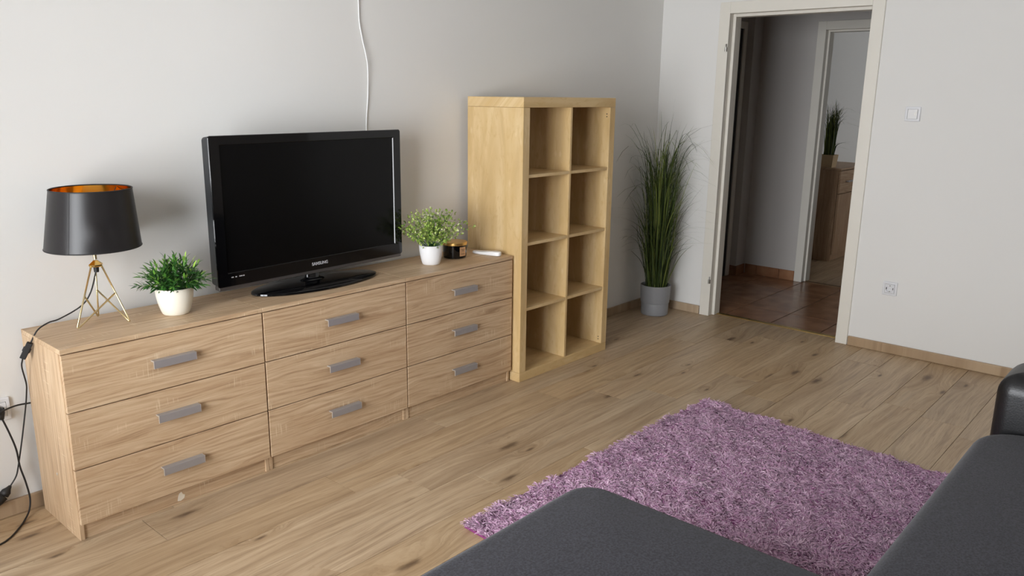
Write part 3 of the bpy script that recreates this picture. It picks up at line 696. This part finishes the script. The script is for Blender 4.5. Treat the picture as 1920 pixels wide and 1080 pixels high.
# --- remote control
rm = thing('remote_control', 'small white remote control next to the shelf unit', 'remote control', (-2.028, -0.262, CH), math.atan2(-0.158, 0.036))
def plan_ring(L_, w0, w1, z, inset=0.0):
    pts = []
    for i in range(40):
        a = 2*PI*i/40; c, s = math.cos(a), math.sin(a)
        x = math.copysign(abs(c)**0.55, c)*(L_/2-inset); k = (x/L_+0.5); ww = w0+(w1-w0)*k
        pts.append((x, math.copysign(abs(s)**0.6, s)*(ww/2-inset), z(x) if callable(z) else z))
    return pts
zt = lambda x: 0.014+0.008*max(0, min(1, (x+0.02)/0.06))
obj('body', loft([plan_ring(0.168, 0.036, 0.046, 0.0, 0.004), plan_ring(0.168, 0.036, 0.046, 0.003), plan_ring(0.168, 0.036, 0.046, lambda x: zt(x)-0.004), plan_ring(0.168, 0.036, 0.046, zt, 0.003)]), M_white, rm, angle=40)
for i in range(3):
    for j in range(3):
        x = -0.065+0.018*i; y = -0.010+0.010*j
        obj('button', MB().lathe([(0.0036, zt(x)-0.001), (0.0036, zt(x)+0.0012), (0.0, zt(x)+0.0014)], 10, (x, y, 0)), M_socket, rm)

# ================================================================== PLANTS
def pot_bell(name, t, R, rb, h, mat, wall=0.006):
    prof = [(0.0, 0.0), (rb*0.92, 0.0), (rb, 0.004)]
    for k in range(1, 13):
        v = k/12; prof.append((rb+(R-rb)*math.sin(v*PI/2)**0.85, 0.004+(h-0.004)*v))
    prof += [(R-wall*0.5, h+0.002), (R-wall, h-0.001), (R-wall-0.002, h-0.02)]
    o = obj('pot', MB().lathe(prof, 56), mat, t, angle=50)
    obj('soil', MB().lathe([(R-wall-0.0015, h-0.016), (R*0.5, h-0.012), (0.0, h-0.010)], 32), M_soil, t, smooth=True)
    return o
def leaf_mesh(name, L_, w_, fold=0.25, curl=0.25, n=5):
    V = []; F = []
    for i in range(n+1):
        s = i/n; ww = w_/2*math.sin(PI*min(1, 0.08+s*0.92))**0.8 if 0 < i < n else w_*0.04
        x = L_*s; z = -curl*L_*s*s
        V += [(x, -ww, z+fold*ww), (x, 0, z), (x, ww, z+fold*ww)]
    for i in range(n):
        a = i*3; F += [(a, a+1, a+4, a+3), (a+1, a+2, a+5, a+4)]
    return MB().add(V, F).mesh(name, True)
def frame_from(d, up=Vector((0, 0, 1)), roll=0.0):
    x = d.normalized(); y = up.cross(x)
    if y.length < 1e-4: y = Vector((0, 1, 0))
    y.normalize(); z = x.cross(y)
    m = Matrix((x, y, z)).transposed().to_4x4()
    return m @ Matrix.Rotation(roll, 4, 'X')
def instanced_leaf_block(base, mats_tone):
    """join many transformed copies of a leaf mesh into one"""
    n = len(base.vertices); co = np.empty(n*3); base.vertices.foreach_get('co', co); co = co.reshape(-1, 3)
    F = np.array([list(p.vertices) for p in base.polygons])
    Vs, Fs, T = [], [], []
    for k, (m, tone) in enumerate(mats_tone):
        M4 = np.array(m); Vs.append(co@M4[:3, :3].T+M4[:3, 3]); Fs.append(F+k*n); T.append(np.full(n, tone))
    return np.concatenate(Vs), np.concatenate(Fs), np.concatenate(T)

# bushy plant left of the television
def bushy():
    t = thing('potted_plant', 'bushy green artificial plant in cream pot beside the lamp', 'plant', (-3.678, -0.218, CH))
    h = 0.100; pot_bell('pot', t, 0.0675, 0.048, h, M_pot_cream)
    rg = random.Random(11); lm = leaf_mesh('leaf', 0.030, 0.0075); lm.materials.append(M_leaf1)
    lm2 = leaf_mesh('leaf_inner', 0.030, 0.0075)
    inner = []; cnt = 0
    for k in range(46):
        az = k*2.39996+rg.uniform(-0.2, 0.2); q = (k+0.5)/46
        el = math.radians(88-72*q**0.75)+rg.uniform(-0.08, 0.08)
        Ls = (0.122 if el > 0.9 else 0.102)*rg.uniform(0.82, 1.08)
        d = Vector((math.cos(az)*math.cos(el), math.sin(az)*math.cos(el), math.sin(el)))
        base = Vector((math.cos(az), math.sin(az), 0))*0.042*q**0.6+Vector((0, 0, h-0.012))
        pts = [base+d*Ls*s+Vector((0, 0, 0.012*math.sin(s*PI)))for s in (0, 0.25, 0.5, 0.75, 1.0)]
        obj('stem', MB().tube(pts, [0.0014, 0.0013, 0.0012, 0.001, 0.0006], 5), M_stem1, t)
        for j in range(7):
            s = 0.52+0.48*j/6; i0 = min(3, int(s*4)); p = pts[i0].lerp(pts[i0+1], s*4-i0)
            ra = j*2.4+rg.uniform(-0.4, 0.4); spread = 0.75*(1-0.65*(j/6))
            side = d.orthogonal().normalized(); side = Matrix.Rotation(ra, 3, d) @ side
            ld = (d*math.cos(spread)+side*math.sin(spread)).normalized()
            m = Matrix.Translation(p) @ frame_from(ld, roll=rg.uniform(-0.5, 0.5)) @ Matrix.Scale(rg.uniform(0.75, 1.1), 4)
            if cnt < 290: o = link('leaf', lm, M_leaf1, t); o.matrix_local = m; cnt += 1
            else: inner.append((m, rg.random()))
        for j in range(14):
            s = rg.uniform(0.12, 0.75); i0 = min(3, int(s*4)); p = pts[i0].lerp(pts[i0+1], s*4-i0)
            side = Matrix.Rotation(rg.uniform(0, 6.28), 3, d) @ d.orthogonal().normalized(); ld = (d*0.75+side*0.66).normalized()
            inner.append((Matrix.Translation(p) @ frame_from(ld, roll=rg.uniform(-0.8, 0.8)), rg.random()*0.75))
    o = link('inner_foliage', attr_mesh('inner_foliage', *instanced_leaf_block(lm2, inner), M_leaf1a), None, t); o['kind'] = 'stuff'
bushy()

# small-leaved plant right of the television
def boxleaf():
    t = thing('potted_plant', 'light green small-leaved plant in white pot beside the candle', 'plant', (-2.392, -0.231, CH))
    h = 0.094; pot_bell('pot', t, 0.058, 0.043, h, M_pot_white)
    rg = random.Random(5); lm = leaf_mesh('small_leaf', 0.0125, 0.0085, 0.15, 0.1, 3); L_ = []
    for k in range(40):
        az = k*2.39996+rg.uniform(-0.25, 0.25); q = (k+0.5)/40
        el = math.radians(86-50*q**0.8); Ls = (0.175 if el > 0.95 else 0.168)*rg.uniform(0.75, 1.1)
        d = Vector((math.cos(az)*math.cos(el), math.sin(az)*math.cos(el), math.sin(el)))
        if d.y > 0: d.y *= 0.85
        base = Vector((math.cos(az), math.sin(az), 0))*0.020*q+Vector((0, 0, h-0.014))
        bend = Vector((d.x, d.y, 0))*0.04
        pts = [base+d*Ls*s+bend*s*s for s in (0, 0.2, 0.4, 0.6, 0.8, 1.0)]
        obj('stem', MB().tube(pts, [0.0013, 0.0012, 0.0011, 0.001, 0.0008, 0.0005], 5), M_stem1, t)
        tone0 = rg.uniform(0.15, 0.8)
        for j in range(15):
            s = 0.26+0.74*j/14; i0 = min(4, int(s*5)); p = pts[i0].lerp(pts[i0+1], s*5-i0)
            side = Matrix.Rotation(j*2.1+rg.uniform(-0.5, 0.5), 3, d) @ d.orthogonal().normalized()
            tw = 0.010+0.016*rg.random()*(1.15-s); c = p+(side+d*0.5)*tw
            for b in range(4):
                sd = Matrix.Rotation(b*1.57+rg.uniform(-0.6, 0.6), 3, side) @ side.orthogonal().normalized()
                ld = (side*0.5+sd*0.8+d*0.2).normalized()
                L_.append((Matrix.Translation(c) @ frame_from(ld, roll=rg.uniform(-1, 1)) @ Matrix.Scale(rg.uniform(0.7, 1.15), 4), min(1, max(0, tone0+rg.uniform(-0.3, 0.3)))))
    o = link('foliage', attr_mesh('foliage', *instanced_leaf_block(lm, L_), M_leaf2), None, t); o['kind'] = 'stuff'
boxleaf()

# tall grass
def blade_pts(base, az, H, reach, lean, droop, n=12, jit=None):
    """rises, then arches over to its tip"""
    d = Vector((math.cos(az), math.sin(az), 0)); out = []
    for i in range(n+1):
        s = i/n
        r = lean*s+reach*max(0, s-0.45)**2/0.3025
        z = H*(s-droop*max(0, s-0.5)**2/0.25*0.5)
        out.append(base+d*r+Vector((0, 0, z)))
    return out
def ribbon(pts, w_, az, tw=0.0):
    V = []; F = []; n = len(pts)-1
    s0 = Vector((-math.sin(az+tw), math.cos(az+tw), 0))
    for i, p in enumerate(pts):
        s = i/n; ww = w_/2*(min(1, 0.6+s*2) if s < 0.2 else (1-(s-0.2)/0.8)**0.45) if i < n else 0.0003
        V += [p-s0*ww, p+s0*ww]
    for i in range(n): F.append((2*i, 2*i+1, 2*i+3, 2*i+2))
    return V, F
def fit_room(pts, root, xmax=-0.012, ymax=-0.012):
    """keep a blade off the two walls: fold its overshoot softly back"""
    out = []
    for p in pts:
        g = p+root; x, y = g.x, g.y
        if x > xmax-0.05: x = xmax-0.05+0.05*math.tanh((x-xmax+0.05)/0.05)
        if y > ymax-0.05: y = ymax-0.05+0.05*math.tanh((y-ymax+0.05)/0.05)
        out.append(Vector((x, y, g.z))-root)
    return out
def tall_grass():
    root = Vector((-0.216, -0.192, 0))
    t = thing('potted_grass', 'tall artificial grass in grey pot in the room corner', 'plant', root)
    R, rb, h = 0.106, 0.094, 0.212
    prof = [(0.0, 0.0), (rb-0.004, 0.0), (rb, 0.004), (rb+0.002, h*0.40), (rb+0.0015, h*0.405), (rb+0.006, h*0.415), (R, h-0.002), (R-0.002, h), (R-0.005, h), (R-0.006, h-0.03)]
    obj('pot', MB().lathe(prof, 64), M_pot_grey, t, angle=35)
    obj('soil', MB().lathe([(R-0.006, h-0.025), (0.05, h-0.02), (0.0, h-0.02)], 32), M_soil, t, smooth=True)
    rg = random.Random(21); Vs, Fs, T = [], [], []; k0 = 0
    for k in range(470):
        single = k < 290
        az = rg.uniform(0, 2*PI)
        base = Vector((math.cos(az), math.sin(az), 0))*0.072*math.sqrt(rg.random())+Vector((0, 0, h-0.022))
        kind = rg.random()
        if k < 110:       # long blades that arch clear of the clump, to both sides and forwards
            H = rg.choice([1.55, 1.45, 1.3, 1.15, 1.0, 0.85, 0.7, 0.58, 0.48])*rg.uniform(0.93, 1.07); reach = rg.uniform(0.14, 0.34); lean = rg.uniform(0.05, 0.11); droop = rg.uniform(0.5, 0.95)
            az = math.radians(rg.gauss(140, 28) if rg.random() < 0.4 else rg.gauss(292, 38))
        elif kind < 0.40: H = rg.uniform(1.00, 1.38); lean = rg.uniform(0.0, 0.07); reach = rg.uniform(0.02, 0.16); droop = rg.uniform(0.2, 0.75)
        elif kind < 0.70: H = rg.uniform(0.60, 1.05); lean = rg.uniform(0.03, 0.13); reach = rg.uniform(0.0, 0.15); droop = rg.uniform(0.0, 0.6)
        else:             H = rg.uniform(0.32, 0.80); lean = rg.uniform(0.05, 0.16); reach = rg.uniform(0.02, 0.16); droop = rg.uniform(0.1, 0.8)
        az2 = az+rg.uniform(-0.35, 0.35)
        pts = fit_room(blade_pts(base, az2, H, reach, lean, droop), root)
        V, F = ribbon(pts, rg.uniform(0.0055, 0.0075) if k < 110 else rg.uniform(0.0045, 0.0075), az2, rg.uniform(-0.9, 0.9))
        if single: link('blade', MB().add(V, F).mesh('blade', True), M_blade, t)
        else:
            Vs.append(np.array([tuple(v) for v in V])); Fs.append(np.array(F)+k0); T.append(np.full(len(V), rg.random())); k0 += len(V)
    # two wispy top blades
    for az, H, reach in ((2.6, 1.22, 0.05), (-0.9, 1.32, 0.10)):
        b0 = Vector((0, 0, h-0.02)); pts = fit_room([b0+Vector((0.05*math.sin(s*5+az)*s, 0.02*s, H*s))+Vector((math.cos(az), math.sin(az), 0))*reach*s**3 for s in [i/14 for i in range(15)]], root)
        V, F = ribbon(pts, 0.005, az); link('blade', MB().add(V, F).mesh('blade', True), M_blade, t)
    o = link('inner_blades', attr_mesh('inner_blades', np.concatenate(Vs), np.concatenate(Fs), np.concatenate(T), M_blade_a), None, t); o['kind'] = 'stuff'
tall_grass()

# ================================================================== BEDROOM CABINET AND ITS PLANT
def cabinet():
    X0, YF, Hc, Wc = 2.548, -0.414, 0.872, 0.86
    t = thing('cabinet', 'oak cabinet with drawer and door seen through the far doorway', 'cabinet', (X0, -0.012, 0))
    D_ = -YF-0.012; th_ = 0.018
    bbox('side_panel', 0, th_, -D_+0.02, 0, 0, Hc-0.019, M_cab2, t, 0.001); bbox('side_panel', Wc-th_, Wc, -D_+0.02, 0, 0, Hc-0.019, M_cab2, t, 0.001)
    bbox('top_panel', 0, Wc, -D_, 0, Hc-0.018, Hc, M_cab3, t, 0.001); bbox('back_panel', th_, Wc-th_, -0.006, 0, 0.06, Hc-0.02, M_cab2, t, 0.0005)
    bbox('bottom_panel', th_, Wc-th_, -D_+0.022, -0.008, 0.066, 0.084, M_cab2, t, 0.001)
    bbox('plinth', th_, Wc-th_, -D_+0.03, -D_+0.045, 0, 0.065, M_cab2, t, 0.001)
    m_ = Wc/2
    for i, (a, b) in enumerate(((0.004, m_-0.002), (m_+0.002, Wc-0.004))):
        dr = obox('drawer', a, b, -D_, -D_+0.018, 0.640, 0.848, M_cab3, t, 0.0015)
        cxh = (b-a)/2
        link('handle', bevel_mesh('handle', MB().box(cxh-0.06, cxh+0.06, -0.026, -0.022, 0.10, 0.118).box(cxh-0.055, cxh-0.047, -0.022, 0, 0.104, 0.114).box(cxh+0.047, cxh+0.055, -0.022, 0, 0.104, 0.114), 0.001), M_alu, dr)
        dd = obox('door', a, b, -D_, -D_+0.018, 0.068, 0.634, M_cab2, t, 0.0015)
        xh = (b-a-0.05) if i == 0 else 0.05
        link('handle', bevel_mesh('handle', MB().box(xh-0.006, xh+0.006, -0.026, -0.022, 0.30, 0.46).box(xh-0.004, xh+0.004, -0.022, 0, 0.31, 0.32).box(xh-0.004, xh+0.004, -0.022, 0, 0.44, 0.45), 0.001), M_alu, dd)
    p = thing('potted_grass', 'small grass plant in square beige pot on the bedroom cabinet', 'plant', (2.66, -0.245, Hc))
    a, b, hh = 0.055, 0.066, 0.115
    ring = lambda s, z: [(x, y, z) for x, y in ((-s, -s), (s, -s), (s, s), (-s, s))]
    obj('pot', loft([ring(a, 0), ring(b, hh), ring(b-0.006, hh), ring(b-0.008, hh-0.03)], True, False), M_box, p)
    obj('soil', MB().add(ring(b-0.007, hh-0.02), [(0, 1, 2, 3)]), M_soil, p)
    rg = random.Random(8); root = Vector((2.66, -0.245, Hc))
    for k in range(150):
        az = rg.uniform(0, 2*PI); base = Vector((rg.uniform(-1, 1)*0.04, rg.uniform(-1, 1)*0.04, hh-0.02))
        if k < 16: H = rg.uniform(0.45, 0.68); reach = rg.uniform(0.16, 0.32); droop = rg.uniform(0.5, 0.95); az = rg.uniform(-1.5, 0.1)
        elif k < 24: H = rg.uniform(0.10, 0.25); reach = rg.uniform(0.10, 0.20); droop = rg.uniform(0.5, 1.3); az = rg.uniform(-1.7, 0.3)
        else: H = rg.uniform(0.28, 0.55); reach = rg.uniform(0.0, 0.09); droop = rg.uniform(0, 0.3)
        pts = fit_room(blade_pts(base, az, H, reach, rg.uniform(0, 0.04), droop), root, 99, -0.01)
        V, F = ribbon(pts, rg.uniform(0.010, 0.014) if k < 26 else rg.uniform(0.006, 0.010), az, rg.uniform(-0.8, 0.8)); link('blade', MB().add(V, F).mesh('blade', True), M_blade, p)
cabinet()

# ================================================================== RUG
def rug():
    t = thing('shaggy_rug', 'mauve shaggy rug on the laminate in front of the sofa', 'rug', (-2.40, -1.90, 0))
    o = Vector((-2.40, -1.90, 0))
    A, B, Cc = np.array([-1.512, -1.290]), np.array([-1.596, -2.655]), np.array([-3.195, -1.262]); Dd = Cc+(B-A)
    off = np.array([o.x, o.y])
    nx, ny = 60, 40; V = []; F = []
    rs = np.random.RandomState(3)
    def Q(u, v): return (A*(1-u)+Cc*u)*(1-v)+(B*(1-u)+Dd*u)*v-off
    for z in (0.001, 0.010):
        for j in range(ny+1):
            for i in range(nx+1):
                p = Q(i/nx, j/ny); V.append((p[0], p[1], z))
    n = (nx+1)*(ny+1)
    for j in range(ny):
        for i in range(nx):
            a = j*(nx+1)+i; F.append((n+a, n+a+nx+1, n+a+nx+2, n+a+1))
    bnd = [i for i in range(nx+1)]+[j*(nx+1)+nx for j in range(1, ny+1)]+[ny*(nx+1)+i for i in range(nx-1, -1, -1)]+[j*(nx+1) for j in range(ny-1, 0, -1)]
    for k in range(len(bnd)): a, b = bnd[k], bnd[(k+1) % len(bnd)]; F.append((a, b, b+n, a+n))
    obj('backing', MB().add(V, F), M_rugback, t)
    N_ = 170000
    u = rs.rand(N_); v = rs.rand(N_)
    # clumps: strands lean with a swirling field so the pile parts and shows its depth
    base = np.stack([(A[0]*(1-u)+Cc[0]*u)*(1-v)+(B[0]*(1-u)+Dd[0]*u)*v-off[0], (A[1]*(1-u)+Cc[1]*u)*(1-v)+(B[1]*(1-u)+Dd[1]*u)*v-off[1]], 1)
    x, y = base[:, 0], base[:, 1]
    ang = np.zeros(N_); hgt = np.zeros(N_)
    for k in range(14):
        fx, fy, ph = rs.randn()*9, rs.randn()*9, rs.rand()*6.28; ang += 0.9*np.sin(fx*x+fy*y+ph)
        fx, fy, ph = rs.randn()*42, rs.randn()*42, rs.rand()*6.28; ang += 0.6*np.sin(fx*x+fy*y+ph)
        fx, fy, ph = rs.randn()*26, rs.randn()*26, rs.rand()*6.28; hgt += np.sin(fx*x+fy*y+ph)
    hgt = hgt/3.0
    ang += rs.randn(N_)*0.55
    Ls = (0.019+0.0025*hgt)*rs.uniform(0.75, 1.2, N_); up = np.clip(0.60+0.16*hgt+rs.randn(N_)*0.16, 0.15, 1.0)
    d = np.stack([np.cos(ang), np.sin(ang)], 1)
    ang2 = ang+rs.randn(N_)*0.9; d2 = np.stack([np.cos(ang2), np.sin(ang2)], 1)
    wid = rs.uniform(0.0013, 0.0024, N_)
    p0 = np.column_stack([base, np.full(N_, 0.009)])
    p1 = p0+np.column_stack([d*(Ls*0.35)[:, None], Ls*0.62*up])
    p2 = p1+np.column_stack([d2*(Ls*0.5)[:, None], Ls*0.22*up])
    p3 = p2+np.column_stack([d2*(Ls*0.35)[:, None], -Ls*0.10*np.ones(N_)])
    sd = np.column_stack([-d[:, 1], d[:, 0], rs.randn(N_)*0.5]); sd /= np.linalg.norm(sd, axis=1)[:, None]; sd *= wid[:, None]
    VV = np.stack([p0-sd, p0+sd, p1-sd, p1+sd, p2-sd*0.9, p2+sd*0.9, p3-sd*0.35, p3+sd*0.35], 1).reshape(-1, 3)
    VV[:, 2] = np.maximum(VV[:, 2], 0.002)
    i0 = np.arange(N_)*8
    FF = np.concatenate([np.stack([i0+2*k, i0+2*k+1, i0+2*k+3, i0+2*k+2], 1) for k in range(3)])
    tone = np.repeat(np.clip(0.5+0.30*rs.randn(N_)+0.06*hgt, 0, 1), 8)
    pl = link('pile', attr_mesh('pile', VV, FF, tone, M_rug), None, t); pl['kind'] = 'stuff'
    pl.data.shade_smooth()
rug()

# ================================================================== SOFA
def plan_poly(x0, x1, y0, y1, radii, n=8):
    """corner radii: (x1,y1), (x0,y1), (x0,y0), (x1,y0)"""
    pts = []
    for (cx_, cy_, sx, sy, a0), r in zip(((x1, y1, -1, -1, 0), (x0, y1, 1, -1, PI/2), (x0, y0, 1, 1, PI), (x1, y0, -1, 1, 1.5*PI)), radii):
        for k in range(n+1): a = a0+PI/2*k/n; pts.append((cx_+sx*r+r*math.cos(a), cy_+sy*r+r*math.sin(a)))
    return pts
def cushion_mb(x0, x1, y0, y1, z0, z1, radii, er=0.05, crown=0.012, seg=6):
    rings = []
    def ring(ins, z): return [(x, y, z) for x, y in plan_poly(x0+ins, x1-ins, y0+ins, y1-ins, [max(0.004, r-ins) for r in radii])]
    rings.append(ring(er*0.5, z0)); rings.append(ring(er*0.12, z0+er*0.3)); rings.append(ring(0, z0+er*0.8))
    for k in range(seg+1):
        a = PI/2*k/seg; rings.append(ring(er*(1-math.cos(a)), z1-er+er*math.sin(a)))
    w_ = min(x1-x0, y1-y0)
    for s in (0.15, 0.3, 0.42): rings.append(ring(er+(w_/2-er)*s*2*0.98, z1+crown*math.sin(s*PI)))
    return loft(rings)
def sofa():
    t = thing('corner_sofa', 'charcoal fabric corner sofa with chaise and black leatherette arm', 'sofa', (-3.2, -3.0, 0))
    O = Vector((-3.2, -3.0, 0))
    def add(name, m, mat):
        m.v = [tuple(Vector(p)-O) for p in m.v]; return obj(name, m, mat, t, angle=60)
    yb = YR+0.04
    add('chaise_cushion', cushion_mb(-4.24, -3.266, yb+0.22, -1.826, 0.21, 0.425, (0.10, 0.10, 0.03, 0.03), 0.045), M_fabric)
    add('seat_cushion', cushion_mb(-3.262, -2.000, yb+0.22, -2.598, 0.21, 0.425, (0.16, 0.03, 0.03, 0.03), 0.045), M_fabric)
    add('chaise_base', cushion_mb(-4.22, -3.30, yb, -1.86, 0.05, 0.215, (0.08, 0.08, 0.02, 0.02), 0.02, 0.0), M_leather)
    add('seat_base', cushion_mb(-3.295, -1.995, yb, -2.64, 0.05, 0.215, (0.02, 0.02, 0.02, 0.02), 0.02, 0.0), M_leather)
    add('arm', cushion_mb(-2.005, -1.72, yb, -2.615, 0.05, 0.612, (0.09, 0.05, 0.04, 0.04), 0.075, 0.006, 8), M_leather)
    add('backrest', cushion_mb(-4.24, -2.01, yb, yb+0.24, 0.216, 0.80, (0.05, 0.05, 0.03, 0.03), 0.07, 0.0, 8), M_leather)
    for x, y in ((-4.14, -1.95), (-3.38, -1.95), (-1.85, -2.75), (-4.14, yb+0.1), (-1.85, yb+0.1)):
        m = MB().lathe([(0.0, 0.0), (0.020, 0.0), (0.026, 0.052), (0.0, 0.052)], 16, (x, y, 0)); add('foot', m, M_black)
sofa()
